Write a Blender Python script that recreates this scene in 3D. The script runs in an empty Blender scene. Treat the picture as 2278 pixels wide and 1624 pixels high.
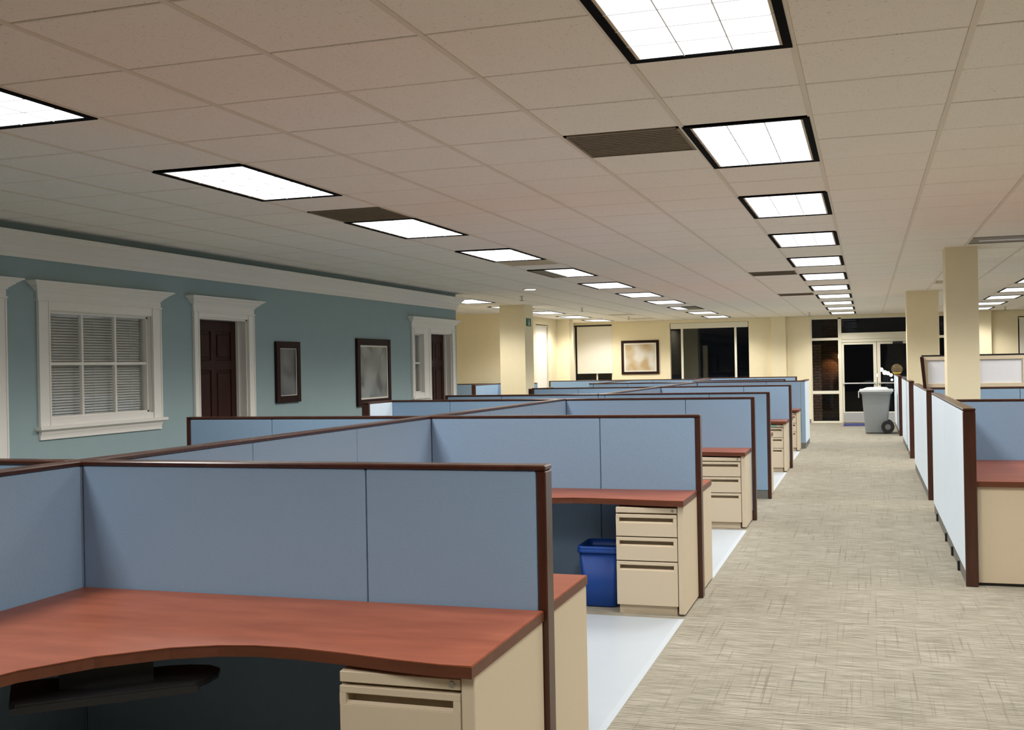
import bpy, bmesh, math, random
from mathutils import Matrix, Vector

random.seed(7)
S = bpy.context.scene
COL = S.collection

# ------------------------------------------------------------------ camera
F_PX, YAW, PITCH, ROLL, CAM_H = 2452.0, 0.3117, 0.0015, -0.0188, 1.60
cy, sy, cp, sp = math.cos(YAW), math.sin(YAW), math.cos(PITCH), math.sin(PITCH)
_r = Vector((cy, sy, 0)); FW = Vector((-sy * cp, cy * cp, sp)); _u = _r.cross(FW)
RT = _r * math.cos(ROLL) + _u * math.sin(ROLL); UP = -_r * math.sin(ROLL) + _u * math.cos(ROLL)
cam_d = bpy.data.cameras.new('camera'); cam = bpy.data.objects.new('camera', cam_d); COL.objects.link(cam)
cam_d.sensor_width = 36.0; cam_d.lens = F_PX / 2278 * 36.0; cam_d.clip_end = 200; cam_d.clip_start = 0.05
M = Matrix((RT, UP, -FW)).transposed().to_4x4(); M.translation = (0, 0, CAM_H); cam.matrix_world = M
S.camera = cam

# ------------------------------------------------------------------ world, exposure, lamp settings
W = bpy.data.worlds.new('night'); S.world = W; W.use_nodes = True
bg = W.node_tree.nodes['Background']; bg.inputs[0].default_value = (0.55, 0.6, 0.8, 1); bg.inputs[1].default_value = 0.004
S.view_settings.view_transform = 'Standard'; S.view_settings.look = 'None'
S.view_settings.gamma = 1.0; S.view_settings.use_curve_mapping = False
S.view_settings.exposure = 0.48
LAMP_W, LAMP_COL = 22.0, (1.0, 0.975, 0.935)
LAMP_CURVE = [(0.0, 0.0), (0.20, .02), (0.32, .08), (0.42, .62), (0.52, 1.55), (0.65, 1.5), (1.0, 1.0)]   # luminous intensity against cos(angle from nadir): batwing louver with a cutoff

CZ = 2.7575            # ceiling height
T = 0.6096             # ceiling module
GX, GY = -0.236, 4.175 # ceiling grid origin

# ------------------------------------------------------------------ materials
def mat(name):
    m = bpy.data.materials.new(name); m.use_nodes = True
    nt = m.node_tree; b = nt.nodes['Principled BSDF']
    return m, nt, b
def N(nt, t, **k):
    n = nt.nodes.new(t)
    for a, v in k.items():
        if a in n.inputs: n.inputs[a].default_value = v
        else: setattr(n, a, v)
    return n
def pos(nt, scale=(1, 1, 1)):
    g = N(nt, 'ShaderNodeNewGeometry'); mp = N(nt, 'ShaderNodeMapping'); mp.inputs['Scale'].default_value = scale
    nt.links.new(g.outputs['Position'], mp.inputs['Vector']); return mp.outputs[0]
def noise(nt, vec, sc, det=2, rough=.5):
    n = N(nt, 'ShaderNodeTexNoise'); n.inputs['Scale'].default_value = sc; n.inputs['Detail'].default_value = det
    n.inputs['Roughness'].default_value = rough; nt.links.new(vec, n.inputs['Vector']); return n.outputs['Fac']
def ramp(nt, fac, stops):
    r = N(nt, 'ShaderNodeValToRGB'); e = r.color_ramp.elements
    while len(e) < len(stops): e.new(.5)
    for i, (p, c) in enumerate(stops):
        e[i].position = p; e[i].color = (c, c, c, 1) if not hasattr(c, '__len__') else (*c, 1)
    nt.links.new(fac, r.inputs[0]); return r.outputs[0]
def mixc(nt, fac, a, b, mode='MIX'):
    m = N(nt, 'ShaderNodeMix'); m.data_type = 'RGBA'; m.blend_type = mode
    for s, v in ((m.inputs[0], fac), (m.inputs[6], a), (m.inputs[7], b)):
        if hasattr(v, 'node'): nt.links.new(v, s)
        elif hasattr(v, '__len__'): s.default_value = (*v, 1)
        else: s.default_value = v
    return m.outputs[2]
def bump(nt, b, h, strength=.2, dist=.002):
    n = N(nt, 'ShaderNodeBump'); n.inputs['Strength'].default_value = strength; n.inputs['Distance'].default_value = dist
    nt.links.new(h, n.inputs['Height']); nt.links.new(n.outputs[0], b.inputs['Normal'])
def plain(name, col, rough=.6, grain=.06, gscale=60, metal=0, spec=.5):
    m, nt, b = mat(name)
    f = noise(nt, pos(nt), gscale, 3)
    c = mixc(nt, f, tuple(x * (1 - grain) for x in col), tuple(min(1, x * (1 + grain)) for x in col))
    nt.links.new(c, b.inputs['Base Color']); b.inputs['Roughness'].default_value = rough
    b.inputs['Metallic'].default_value = metal; b.inputs['Specular IOR Level'].default_value = spec
    return m
def fabric(name, col):
    m, nt, b = mat(name)
    f = noise(nt, pos(nt), 420, 3, .7); g = noise(nt, pos(nt, (1, 1, .25)), 900, 1)
    c = mixc(nt, ramp(nt, f, [(.3, 0), (.7, 1)]), tuple(x * .80 for x in col), tuple(min(1, x * 1.2) for x in col))
    nt.links.new(c, b.inputs['Base Color']); b.inputs['Roughness'].default_value = .95
    b.inputs['Specular IOR Level'].default_value = .1; bump(nt, b, g, .25, .001)
    b.inputs['Sheen Weight'].default_value = .08
    return m
def wood(name, dark, light, scale, rough, spec=.5):
    m, nt, b = mat(name)
    f = noise(nt, pos(nt, scale), 3.0, 5, .6)
    c = mixc(nt, ramp(nt, f, [(.3, 0), (.7, 1)]), dark, light)
    nt.links.new(c, b.inputs['Base Color']); b.inputs['Roughness'].default_value = rough
    b.inputs['Specular IOR Level'].default_value = spec
    return m
def emit(name, col, st):
    m, nt, b = mat(name); b.inputs['Base Color'].default_value = (.8, .8, .8, 1)
    b.inputs['Emission Color'].default_value = (*col, 1); b.inputs['Emission Strength'].default_value = st
    return m
def glass(name, tint=(1, 1, 1), ior=1.45, gl=.02):
    m, nt, b = mat(name)
    out = nt.nodes['Material Output']; nt.nodes.remove(b)
    tr = N(nt, 'ShaderNodeBsdfTransparent'); tr.inputs[0].default_value = (*tint, 1)
    g = N(nt, 'ShaderNodeBsdfGlossy'); g.inputs['Roughness'].default_value = gl
    fr = N(nt, 'ShaderNodeFresnel'); fr.inputs[0].default_value = ior
    mx = N(nt, 'ShaderNodeMixShader')
    ge = N(nt, 'ShaderNodeNewGeometry'); mt = N(nt, 'ShaderNodeMath'); mt.operation = 'SUBTRACT'; mt.inputs[0].default_value = 1.0; nt.links.new(ge.outputs['Backfacing'], mt.inputs[1])
    mm = N(nt, 'ShaderNodeMath'); mm.operation = 'MULTIPLY'; nt.links.new(fr.outputs[0], mm.inputs[0]); nt.links.new(mt.outputs[0], mm.inputs[1])
    nt.links.new(mm.outputs[0], mx.inputs[0]); nt.links.new(tr.outputs[0], mx.inputs[1]); nt.links.new(g.outputs[0], mx.inputs[2])
    nt.links.new(mx.outputs[0], out.inputs[0])
    return m

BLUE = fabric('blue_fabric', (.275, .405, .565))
PALE_LIT = fabric('pale_lit_blue_fabric', (.69, .79, .96))  # paler copy of the blue; strong aisle light is put into its colour
TRIM = wood('mahogany_trim', (.042, .0135, .0075), (.072, .022, .012), (6, 6, 1.0), .26, .5)
CHERRY = wood('cherry_laminate', (.255, .066, .028), (.36, .105, .050), (.8, 3.2, 3.2), .38, .28)
EDGE = wood('cherry_edge', (.11, .034, .015), (.15, .047, .021), (1.2, 9, 9), .4, .4)
BEIGE = plain('beige_enamel', (.69, .58, .425), .5, .05, 200, spec=.4)
CREAM = plain('cream_paint', (.90, .79, .54), .75, .03, 8)
CREAMF = plain('cream_frame', (.84, .79, .64), .5, .03, 20)
TEAL = plain('teal_grey_paint', (.31, .415, .43), .8, .04, 5)
WHITE = plain('white_gloss_paint', (.86, .83, .77), .45, .02, 20)
DARKW = wood('dark_mahogany_door', (.030, .010, .007), (.05, .017, .011), (7, 7, .8), .5, .18)
BLACK = plain('black_plastic', (.012, .012, .013), .4, .1, 60)
BLACKM = plain('black_metal', (.008, .008, .008), .45, .1, 60)
FRAMEB = plain('matt_black_frame', (.004, .004, .004), .8, .1, 60, spec=.05)
GREYB = plain('grey_base', (.16, .16, .145), .6, .05, 40)
GRILLE = plain('grille_mesh', (.24, .20, .14), .7, .4, 500)
TILEBACK = plain('dark_tan_backing', (.16, .13, .09), .9, .05, 20)  # dark tan sheet above the tiles, seen through the joints
BLADE = plain('louver_white', (.85, .86, .88), .4, .02, 40)
DIFF = emit('diffuser_glow', (.98, .99, 1.0), 1.6)
DISC = emit('downlight_glow', (1, .93, .8), 2.2)
SHADEM = plain('shade_cloth', (.84, .80, .70), .85, .03, 30)
BLIND = plain('blind_slat', (.72, .74, .71), .6, .05, 30)
BLINDD = plain('dark_blind_slat', (.16, .165, .16), .6, .05, 30)
SCREENW = plain('white_screen_pane', (.78, .79, .84), .6, .03, 30)
GLASS = glass('window_glass')
GLASSN = glass('night_glass', (.75, .77, .78), 1.35)
NIGHT = plain('asphalt_dark', (.03, .03, .03), .9, .2, 20)
BRICK = plain('brown_brick', (.42, .24, .15), .85, .35, 14)
MORTAR = plain('mortar_grey', (.10, .085, .07), .9, .2, 40)
ALU = plain('brushed_aluminium', (.62, .62, .60), .38, .08, 150, metal=.6)
GREYP = plain('grey_bin_plastic', (.30, .32, .32), .55, .06, 30)
LIDP = plain('pale_grey_lid', (.62, .64, .64), .5, .04, 30)
BLUEP = plain('blue_plastic', (.004, .055, .30), .45, .08, 20)
MATB = plain('blue_door_mat', (.03, .035, .16), .9, .3, 200)
YELLOW = plain('yellow_vinyl', (.75, .48, .03), .45, .05, 20)
GREEN = plain('green_sign', (.01, .14, .08), .5, .05, 20)
SIGNW = plain('sign_white', (.8, .82, .8), .5, .03, 20)
LABELG = plain('green_label', (.20, .50, .36), .6, .1, 50)
STEEL = plain('steel_lock', (.45, .44, .40), .35, .05, 90, metal=.9)

def tile_mat():
    m, nt, b = mat('mineral_ceiling_tile')
    base = noise(nt, pos(nt), 2.2, 2); sp = noise(nt, pos(nt), 95, 4, .75)
    c = mixc(nt, base, (.93, .875, .79), (.96, .915, .84))
    c = mixc(nt, ramp(nt, sp, [(.32, .55), (.42, 1)]), (.0, .0, .0), c, 'MULTIPLY') if False else mixc(nt, ramp(nt, sp, [(.30, 1), (.40, 0)]), c, (.50, .41, .30))
    nt.links.new(c, b.inputs['Base Color']); b.inputs['Roughness'].default_value = .95
    b.inputs['Specular IOR Level'].default_value = .1
    bump(nt, b, sp, .25, .001); return m
TILE = tile_mat()
BAR = plain('grid_bar', (.80, .73, .62), .6, .04, 30)
def carpet_mat():
    m, nt, b = mat('woven_carpet')
    P = pos(nt)
    sx = N(nt, 'ShaderNodeSeparateXYZ'); nt.links.new(P, sx.inputs[0])
    wob = noise(nt, pos(nt, (5, 9, 1)), 1.0, 2)
    def mth(op, a, b_):
        k = N(nt, 'ShaderNodeMath'); k.operation = op
        for q, v in ((0, a), (1, b_)):
            if hasattr(v, 'node'): nt.links.new(v, k.inputs[q])
            elif v is not None: k.inputs[q].default_value = v
        return k.outputs[0]
    ph = mth('ADD', mth('MULTIPLY', sx.outputs['Y'], 2 * math.pi / .0225), mth('MULTIPLY', wob, 1.6))
    rib = mth('ADD', mth('MULTIPLY', mth('SINE', ph, None), .5), .5)           # woven ribs across the aisle
    a = noise(nt, pos(nt, (4.5, 50, 1)), 1.0, 4, .7)
    patch = noise(nt, pos(nt, (2.2, 7, 1)), 1.0, 3, .6)
    v = noise(nt, pos(nt, (64, 1.0, 1)), 1.0, 3, .6)
    big = noise(nt, pos(nt), 1.3, 2)
    f = mth('ADD', mth('MULTIPLY', rib, .5), mth('MULTIPLY', ramp(nt, a, [(.36, 0), (.64, 1)]), .5))
    c = mixc(nt, f, (.085, .080, .060), (.57, .53, .435))
    c = mixc(nt, ramp(nt, patch, [(.36, .26), (.58, 0)]), c, (.21, .19, .145))
    c = mixc(nt, ramp(nt, v, [(.33, .5), (.41, 0)]), c, (.15, .135, .105))
    c = mixc(nt, ramp(nt, big, [(.35, .18), (.65, 0)]), c, (.26, .235, .18))
    nt.links.new(c, b.inputs['Base Color']); b.inputs['Roughness'].default_value = .95
    b.inputs['Specular IOR Level'].default_value = .1; bump(nt, b, f, .35, .003); return m
CARPET = carpet_mat()
VINYL = plain('grey_chair_mat', (.475, .53, .58), .42, .03, 6, spec=.4)
def art(name, base, blob, blob2):
    m, nt, b = mat(name)
    f = noise(nt, pos(nt), 2.6, 1, .3); g = noise(nt, pos(nt), 4.1, 1, .3)
    c = mixc(nt, ramp(nt, f, [(.42, 0), (.62, 1)]), base, blob)
    c = mixc(nt, ramp(nt, g, [(.55, 0), (.72, .8)]), c, blob2)
    nt.links.new(c, b.inputs['Base Color']); b.inputs['Roughness'].default_value = .25
    return m
ART1 = art('blurred_print_dark', (.10, .11, .12), (.16, .17, .17), (.05, .05, .06))
ART2 = art('blurred_print_pale', (.34, .36, .34), (.22, .24, .23), (.12, .10, .09))
ART3 = art('blurred_print_tan', (.72, .68, .60), (.52, .38, .20), (.62, .50, .33))

# ------------------------------------------------------------------ builders
def link(o, parent=None):
    COL.objects.link(o)
    if parent: o.parent = parent
    return o
def thing(name, label, cat, loc=(0, 0, 0), group=None):
    o = bpy.data.objects.new(name, None); o.location = loc; o.empty_display_size = .1
    link(o); o['label'] = label; o['category'] = cat
    if group: o['group'] = group
    return o
def struct(name, loc=(0, 0, 0), label=None):
    o = bpy.data.objects.new(name, None); o.location = loc; link(o); o['kind'] = 'structure'
    if label: o['label'] = label
    return o
class MB:
    def __init__(s): s.bm = bmesh.new()
    def box(s, x0, y0, z0, x1, y1, z1, bev=0, seg=1, mi=0):
        v = [s.bm.verts.new(p) for p in ((x0, y0, z0), (x1, y0, z0), (x1, y1, z0), (x0, y1, z0), (x0, y0, z1), (x1, y0, z1), (x1, y1, z1), (x0, y1, z1))]
        fs = [s.bm.faces.new([v[i] for i in q]) for q in ((3, 2, 1, 0), (4, 5, 6, 7), (0, 1, 5, 4), (1, 2, 6, 5), (2, 3, 7, 6), (3, 0, 4, 7))]
        for f in fs: f.material_index = mi
        if bev:
            es = list({e for f in fs for e in f.edges})
            bmesh.ops.bevel(s.bm, geom=es, offset=bev, segments=seg, affect='EDGES', profile=.5)
        return s
    def hexa(s, b, t):      # bottom quad, top quad (ccw seen from above)
        v = [s.bm.verts.new(p) for p in list(b) + list(t)]
        for q in ((3, 2, 1, 0), (4, 5, 6, 7), (0, 1, 5, 4), (1, 2, 6, 5), (2, 3, 7, 6), (3, 0, 4, 7)):
            s.bm.faces.new([v[i] for i in q])
        return s
    def poly(s, pts, z0, z1, bev=0, edge_mi=0):
        n = len(pts); a = [s.bm.verts.new((x, y, z0)) for x, y in pts]; b = [s.bm.verts.new((x, y, z1)) for x, y in pts]
        s.bm.faces.new(a[::-1]); top = s.bm.faces.new(b)
        for i in range(n):
            j = (i + 1) % n; f = s.bm.faces.new((a[i], a[j], b[j], b[i])); f.material_index = edge_mi
        if bev: bmesh.ops.bevel(s.bm, geom=list(top.edges), offset=bev, segments=2, affect='EDGES')
        return s
    def cyl(s, c, r, h, axis='z', n=20, r2=None):
        r2 = r if r2 is None else r2
        def P(a, rad, t):
            u, v = rad * math.cos(a), rad * math.sin(a)
            if axis == 'z': return (c[0] + u, c[1] + v, c[2] + t)
            if axis == 'x': return (c[0] + t, c[1] + u, c[2] + v)
            return (c[0] + v, c[1] + t, c[2] + u)
        A = [s.bm.verts.new(P(2 * math.pi * i / n, r, 0)) for i in range(n)]
        B = [s.bm.verts.new(P(2 * math.pi * i / n, r2, h)) for i in range(n)]
        s.bm.faces.new(A[::-1]); s.bm.faces.new(B)
        for i in range(n):
            j = (i + 1) % n; s.bm.faces.new((A[i], A[j], B[j], B[i]))
        return s
    def loft(s, rings, cap=True):
        R = [[s.bm.verts.new(p) for p in r] for r in rings]
        for A, B in zip(R, R[1:]):
            for i in range(len(A)):
                j = (i + 1) % len(A); s.bm.faces.new((A[i], A[j], B[j], B[i]))
        if cap: s.bm.faces.new(R[0][::-1]); s.bm.faces.new(R[-1])
        return s
    def build(s, name, mats, parent=None, smooth=False, world=True):
        me = bpy.data.meshes.new(name)
        if parent is not None and world: bmesh.ops.translate(s.bm, verts=s.bm.verts, vec=-parent_world(parent))
        bmesh.ops.recalc_face_normals(s.bm, faces=s.bm.faces)
        s.bm.to_mesh(me); s.bm.free()
        for m in (mats if isinstance(mats, (list, tuple)) else [mats]): me.materials.append(m)
        if smooth:
            for p in me.polygons: p.use_smooth = True
        return link(bpy.data.objects.new(name, me), parent)
def parent_world(o):
    v = Vector(o.location)
    while o.parent: o = o.parent; v += Vector(o.location)
    return v
def bx(name, m, parent, x0, y0, z0, x1, y1, z1, bev=0, seg=1):
    return MB().box(x0, y0, z0, x1, y1, z1, bev, seg).build(name, m, parent)
def dup(o, parent=None, top=None):
    c = o.copy(); COL.objects.link(c)
    if parent is not None: c.parent = parent
    for ch in list(o.children): dup(ch, c)
    return c
def rrect(x0, y0, x1, y1, r, n=5):
    out = []
    for cx, cy_, a0 in ((x1 - r, y1 - r, 0), (x0 + r, y1 - r, 90), (x0 + r, y0 + r, 180), (x1 - r, y0 + r, 270)):
        for k in range(n + 1):
            a = math.radians(a0 + 90 * k / n); out.append((cx + r * math.cos(a), cy_ + r * math.sin(a)))
    return out
def px(x, y, z):
    d = Vector((x, y, z - CAM_H)); w = d.dot(FW)
    if w < .2: return None
    return 1139 + F_PX * d.dot(RT) / w, 812 - F_PX * d.dot(UP) / w, w

# ------------------------------------------------------------------ room shell
XL, XR, YN, YF = -6.15, 6.6, -5.2, 29.4
fl = bx('floor', CARPET, None, -10, YN, -.12, XR, YF + .25, 0); fl['kind'] = 'structure'; fl['label'] = 'beige woven carpet floor with dark streaks'

# fixtures and grilles by ceiling cell
ROWS = {-6: list(range(-6, 40, 4)), -1: list(range(-6, 40, 4)), 4: list(range(-6, 40, 4)), -11: [22, 26, 30, 34, 38]}
VENTS = {(-6, 5): 'full', (-2, 2): 'full', (-6, 12): 'pale', (-2, 17): 'full', (-2, 25): 'full', (2, 12): 'slot', (2, 22): 'pale', (-9, 34): 'pale', (-9, 38): 'pale'}
taken = set(VENTS)
for i, js in ROWS.items():
    for j in js: taken |= {(i, j), (i, j + 1)}

ceil_ = struct('ceiling', (0, 0, CZ), 'suspended ceiling of speckled beige tiles in a grid')
bx('ceiling_backing', TILEBACK, ceil_, -10, YN, CZ + .14, XR, YF + .25, CZ + .2)
cells = []
for i in range(-16, 12):
    for j in range(-15, 42):
        if (i, j) in taken: continue
        x0, y0 = GX + i * T, GY + j * T
        x1, y1 = min(x0 + T, XR - .01), min(y0 + T, YF - .01)
        if y0 < 16.2 and x0 < XL: 
            if x1 <= XL + .02: continue
            x0 = XL + .005
        if x1 - x0 < .03 or y1 - y0 < .03: continue
        full = (x1 - x0 > T - .001) and (y1 - y0 > T - .001)
        p = px((x0 + x1) / 2, (y0 + y1) / 2, CZ); area = 0
        if p and -150 < p[0] < 2430 and -150 < p[1] < 1000:
            q = [px(a, b, CZ) for a, b in ((x0, y0), (x1, y0), (x1, y1), (x0, y1))]
            if all(q): area = abs(sum(q[k][0] * q[(k + 1) % 4][1] - q[(k + 1) % 4][0] * q[k][1] for k in range(4))) / 2
        cells.append((area if full else 0, i, j, x0, y0, x1, y1))
cells.sort(reverse=True)
gx, gy, th = .010, .0062, .016
def tile_box(mb, x0, y0, x1, y1): mb.box(x0 + gx, y0 + gy, CZ + .004, x1 - gx, y1 - gy, CZ + .004 + th, .003)
proto = None
for n, (a, i, j, x0, y0, x1, y1) in enumerate(cells[:299]):
    if proto is None:
        mb = MB(); tile_box(mb, 0, 0, T, T)
        bmesh.ops.translate(mb.bm, verts=mb.bm.verts, vec=(0, 0, -CZ))
        proto = mb.build('ceiling_tile', TILE, ceil_, world=False); o = proto
    else:
        o = proto.copy(); COL.objects.link(o)
    o.location = (x0, y0, random.uniform(-.0008, .0008))
mb = MB()
for (a, i, j, x0, y0, x1, y1) in cells[299:]: mb.box(x0 + gx, y0 + gy, CZ + .004, x1 - gx, y1 - gy, CZ + .004 + th)
o = mb.build('ceiling_tile_field', TILE, ceil_); o['kind'] = 'stuff'
for i in range(-15, 12):
    x = GX + i * T; ya = 16.2 if x < XL + .02 else YN
    bx('grid_bar', BAR, ceil_, x - .0115, ya, CZ - .001, x + .0115, YF, CZ + .012)

# ------------------------------------------------------------------ wall_left (teal) with its openings
WT = .20
def wall_y(name, m, x0, x1, ya, yb, z1, holes, label=None):
    """wall running along y, holes = (y0,y1,z0,z1)"""
    w = struct(name, ((x0 + x1) / 2, ya, 0), label); mb = MB(); y = ya
    for (h0, h1, a, b) in sorted(holes):
        if h0 > y: mb.box(x0, y, 0, x1, h0, z1)
        if a > .01: mb.box(x0, h0, 0, x1, h1, a)
        if b < z1 - .01: mb.box(x0, h0, b, x1, h1, z1)
        y = h1
    if y < yb: mb.box(x0, y, 0, x1, yb, z1)
    mb.build('plaster', m, w); return w
D1 = (5.62, 6.585, 0, 2.14); W1 = (7.16, 8.47, 1.25, 2.115); D2 = (9.205, 10.09, 0, 2.14)
W2 = (14.52, 14.87, 1.25, 2.10); D3 = (15.14, 16.02, 0, 2.13)
wall_y('wall_left', TEAL, XL - WT, XL, YN, 16.25, CZ + .1, [D1, W1, D2, W2, D3], 'teal grey painted wall with white trimmed door and windows')
# return wall behind the end of the teal wall, office back wall, far walls
def wall_box(name, m, b, label=None):
    o = bx(name, m, None, *b); o['kind'] = 'structure'
    if label: o['label'] = label
    return o
wall_box('wall_left_return', CREAM, (-9.6, 16.05, 0, XL - WT, 16.25, CZ + .1))
wall_box('wall_office_back', CREAM, (-8.2, YN, 0, -8.0, 16.05, CZ + .1))
wall_box('wall_left_far', CREAM, (-9.8, 16.25, 0, -9.6, 22.9, CZ + .1))
wall_box('wall_alcove', CREAM, (-9.6, 22.7, 0, -7.42, 22.9, CZ + .1), 'cream wall beyond the end of the teal wall')
wall_y('wall_left_window', CREAM, -7.62, -7.42, 22.9, 26.7, CZ + .1, [(24.9, 26.0, .15, 2.60)], 'cream side wall with a white shaded window')
wall_box('wall_pilaster', CREAM, (-7.9, 26.7, 0, -7.08, 27.1, CZ + .1), 'cream pilaster at the far corner of the room')
wall_box('wall_left_corner', CREAM, (-7.95, 27.1, 0, -7.75, YF, CZ + .1))
wall_box('wall_right', CREAM, (XR, YN, 0, XR + .2, YF + .2, CZ + .1))
wall_box('wall_near', CREAM, (-8.2, YN - .2, 0, XR, YN, CZ + .1))

def wall_x(name, m, ya, yb, xa, xb, z1, holes, label=None):
    w = struct(name, (xa, ya, 0), label); mb = MB(); x = xa
    for (h0, h1, a, b) in sorted(holes):
        if h0 > x: mb.box(x, ya, 0, h0, yb, z1)
        if a > .01: mb.box(h0, ya, 0, h1, yb, a)
        if b < z1 - .01: mb.box(h0, ya, b, h1, yb, z1)
        x = h1
    if x < xb: mb.box(x, ya, 0, xb, yb, z1)
    mb.build('plaster', m, w); return w
WA = (-7.70, -6.60, .25, 2.70); WB = (-5.015, -2.943, .25, 2.68); SF = (-1.38, 1.95, 0, 2.70); WC = (3.52, 4.9, .4, 2.60)
wall_x('wall_back', CREAM, YF, YF + .2, -7.95, XR, CZ + .1, [WA, WB, SF, WC], 'cream far wall with dark night windows and glass doors')
wall_box('wall_back_pilaster', CREAM, (-2.36, YF - .16, 0, -1.99, YF, CZ + .1), 'cream pilaster between far window and glass doors')
wall_box('wall_right_pilaster', CREAM, (2.45, YF - .22, 0, 2.90, YF, CZ + .1))
o = MB().cyl((-1.955, YF - .02, .3), .006, 1.95, n=8).build('wall_cable', CREAMF); o['label'] = 'thin cream cable run down the far wall beside the pilaster'; o['category'] = 'cable'
for nm, b in (('baseboard_alcove', (-9.6, 22.66, 0, -7.42, 22.7, .1)), ('baseboard_back', (-2.0, YF - .02, 0, -1.4, YF, .1)), ('baseboard_back_right', (2.9, YF - .02, 0, 3.5, YF, .1))):
    o = bx(nm, GREYB, None, *b); o['kind'] = 'structure'
o = bx('baseboard_left', WHITE, None, XL, 10.22, 0, XL + .015, 14.42, .11, .004); o['kind'] = 'structure'

# columns
for nm, b, lb in (('column', (.794, 12.36, 0, 1.112, 12.74, CZ + .02), 'square cream column beside the near end of the white screened cubicle'),
                  ('column', (.654, 19.95, 0, 1.17, 20.44, CZ + .02), 'square cream column standing farther along the aisle in front of the glass doors'),
                  ('column', (-6.60, 19.76, 0, -6.10, 20.31, CZ + .02), 'wide cream column with a green exit sign, past the teal wall')):
    o = bx(nm, CREAM, None, *b, .006, 2); o['kind'] = 'structure'; o['label'] = lb

# ------------------------------------------------------------------ mouldings on the teal wall
def flare(mb, ya, yb, z0, z1, p0, p1, e0, e1):
    """piece on the wall x=XL, projecting p0 at the bottom, p1 at the top; ends grow by e0 / e1"""
    mb.hexa([(XL, ya - e0, z0), (XL + p0, ya - e0, z0), (XL + p0, yb + e0, z0), (XL, yb + e0, z0)],
            [(XL, ya - e1, z1), (XL + p1, ya - e1, z1), (XL + p1, yb + e1, z1), (XL, yb + e1, z1)])
crown = struct('trim_1', (XL, YN, 2.5), 'white stepped crown moulding along the teal wall')
steps = [(2.505, 2.540, .018, .018), (2.540, 2.552, .026, .026), (2.552, 2.590, .026, .040), (2.590, 2.600, .048, .048),
         (2.600, 2.650, .050, .098), (2.650, 2.660, .104, .104), (2.660, 2.676, .104, .120), (2.676, 2.694, .124, .124)]
for z0, z1, p0, p1 in steps:
    mb = MB(); mb.hexa([(XL, YN, z0), (XL + p0, YN, z0), (XL + p0, 16.25 + p0, z0), (XL, 16.25 + p0, z0)], [(XL, YN, z1), (XL + p1, YN, z1), (XL + p1, 16.25 + p1, z1), (XL, 16.25 + p1, z1)])
    mb.build('crown_band', WHITE, crown)

def head(parent, ya, yb, z0=2.185, z1=2.337):
    h = z1 - z0; mb = MB()
    flare(mb, ya, yb, z0, z0 + .012, .030, .030, .010, .010)
    flare(mb, ya, yb, z0 + .012, z0 + .45 * h, .020, .020, 0, 0)
    flare(mb, ya, yb, z0 + .45 * h, z0 + .52 * h, .030, .030, .012, .012)
    flare(mb, ya, yb, z0 + .52 * h, z0 + .70 * h, .032, .058, .014, .05)
    flare(mb, ya, yb, z0 + .70 * h, z0 + .76 * h, .064, .064, .056, .056)
    flare(mb, ya, yb, z0 + .76 * h, z0 + .92 * h, .066, .094, .058, .10)
    flare(mb, ya, yb, z0 + .92 * h, z1, .100, .100, .108, .108)
    mb.build('head_cornice', WHITE, parent)

def casing_v(parent, ya, yb, z0, z1):
    mb = MB(); mb.box(XL, ya, z0, XL + .020, yb, z1, .003)
    mb.box(XL + .02, ya, z0, XL + .028, ya + .022, z1); mb.box(XL + .02, yb - .014, z0, XL + .026, yb, z1)
    mb.build('side_casing', WHITE, parent)

def blind(parent, x, ya, yb, z0, z1, tilt=47, pitch=.0225, m_=None):
    mb = MB(); z = z0 + .012; w = .024; a = math.radians(tilt)
    dx, dz = w / 2 * math.cos(a), w / 2 * math.sin(a)
    while z < z1 - .03:
        mb.hexa([(x - dx, ya, z + dz - .0006), (x + dx, ya, z - dz - .0006), (x + dx, yb, z - dz - .0006), (x - dx, yb, z + dz - .0006)],
                [(x - dx, ya, z + dz + .0006), (x + dx, ya, z - dz + .0006), (x + dx, yb, z - dz + .0006), (x - dx, yb, z + dz + .0006)])
        z += pitch
    mb.box(x - .015, ya, z1 - .03, x + .015, yb, z1)
    for t in (.12, .5, .88): mb.box(x + .013, ya + (yb - ya) * t - .001, z0, x + .0145, ya + (yb - ya) * t + .001, z1)
    o = mb.build('blind', m_ or BLIND, parent); o['kind'] = 'stuff'; o['label'] = 'horizontal slat blind'

# window_1
w1 = struct('window_1', (XL, 7.8, 1.1), 'white six-pane office window with closed grey blind and heavy cornice')
head(w1, 7.03, 8.60); casing_v(w1, 7.03, 7.16, 1.20, 2.185); casing_v(w1, 8.47, 8.60, 1.20, 2.185)
bx('head_casing', WHITE, w1, XL, 7.16, 2.115, XL + .02, 8.47, 2.185); bx('bottom_rail', WHITE, w1, XL, 7.16, 1.20, XL + .018, 8.47, 1.25)
mb = MB(); flare(mb, 7.0, 8.63, 1.176, 1.200, .060, .060, 0, 0); flare(mb, 7.0, 8.63, 1.166, 1.176, .036, .05, -.01, 0); mb.build('sill', WHITE, w1)
mb = MB(); flare(mb, 7.04, 8.59, 1.095, 1.108, .018, .018, 0, 0); flare(mb, 7.04, 8.59, 1.108, 1.135, .014, .020, 0, 0); flare(mb, 7.04, 8.59, 1.135, 1.166, .022, .034, 0, .004); mb.build('apron', WHITE, w1)
fy0, fy1, fz0, fz1 = W1; GXp = XL - .055
mb = MB()
for b in ((fy0, fz0, fy1, fz0 + .022), (fy0, fz1 - .022, fy1, fz1), (fy0, fz0, fy0 + .022, fz1), (fy1 - .022, fz0, fy1, fz1)): mb.box(GXp - .02, b[0], b[1], GXp + .025, b[2], b[3])
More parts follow.
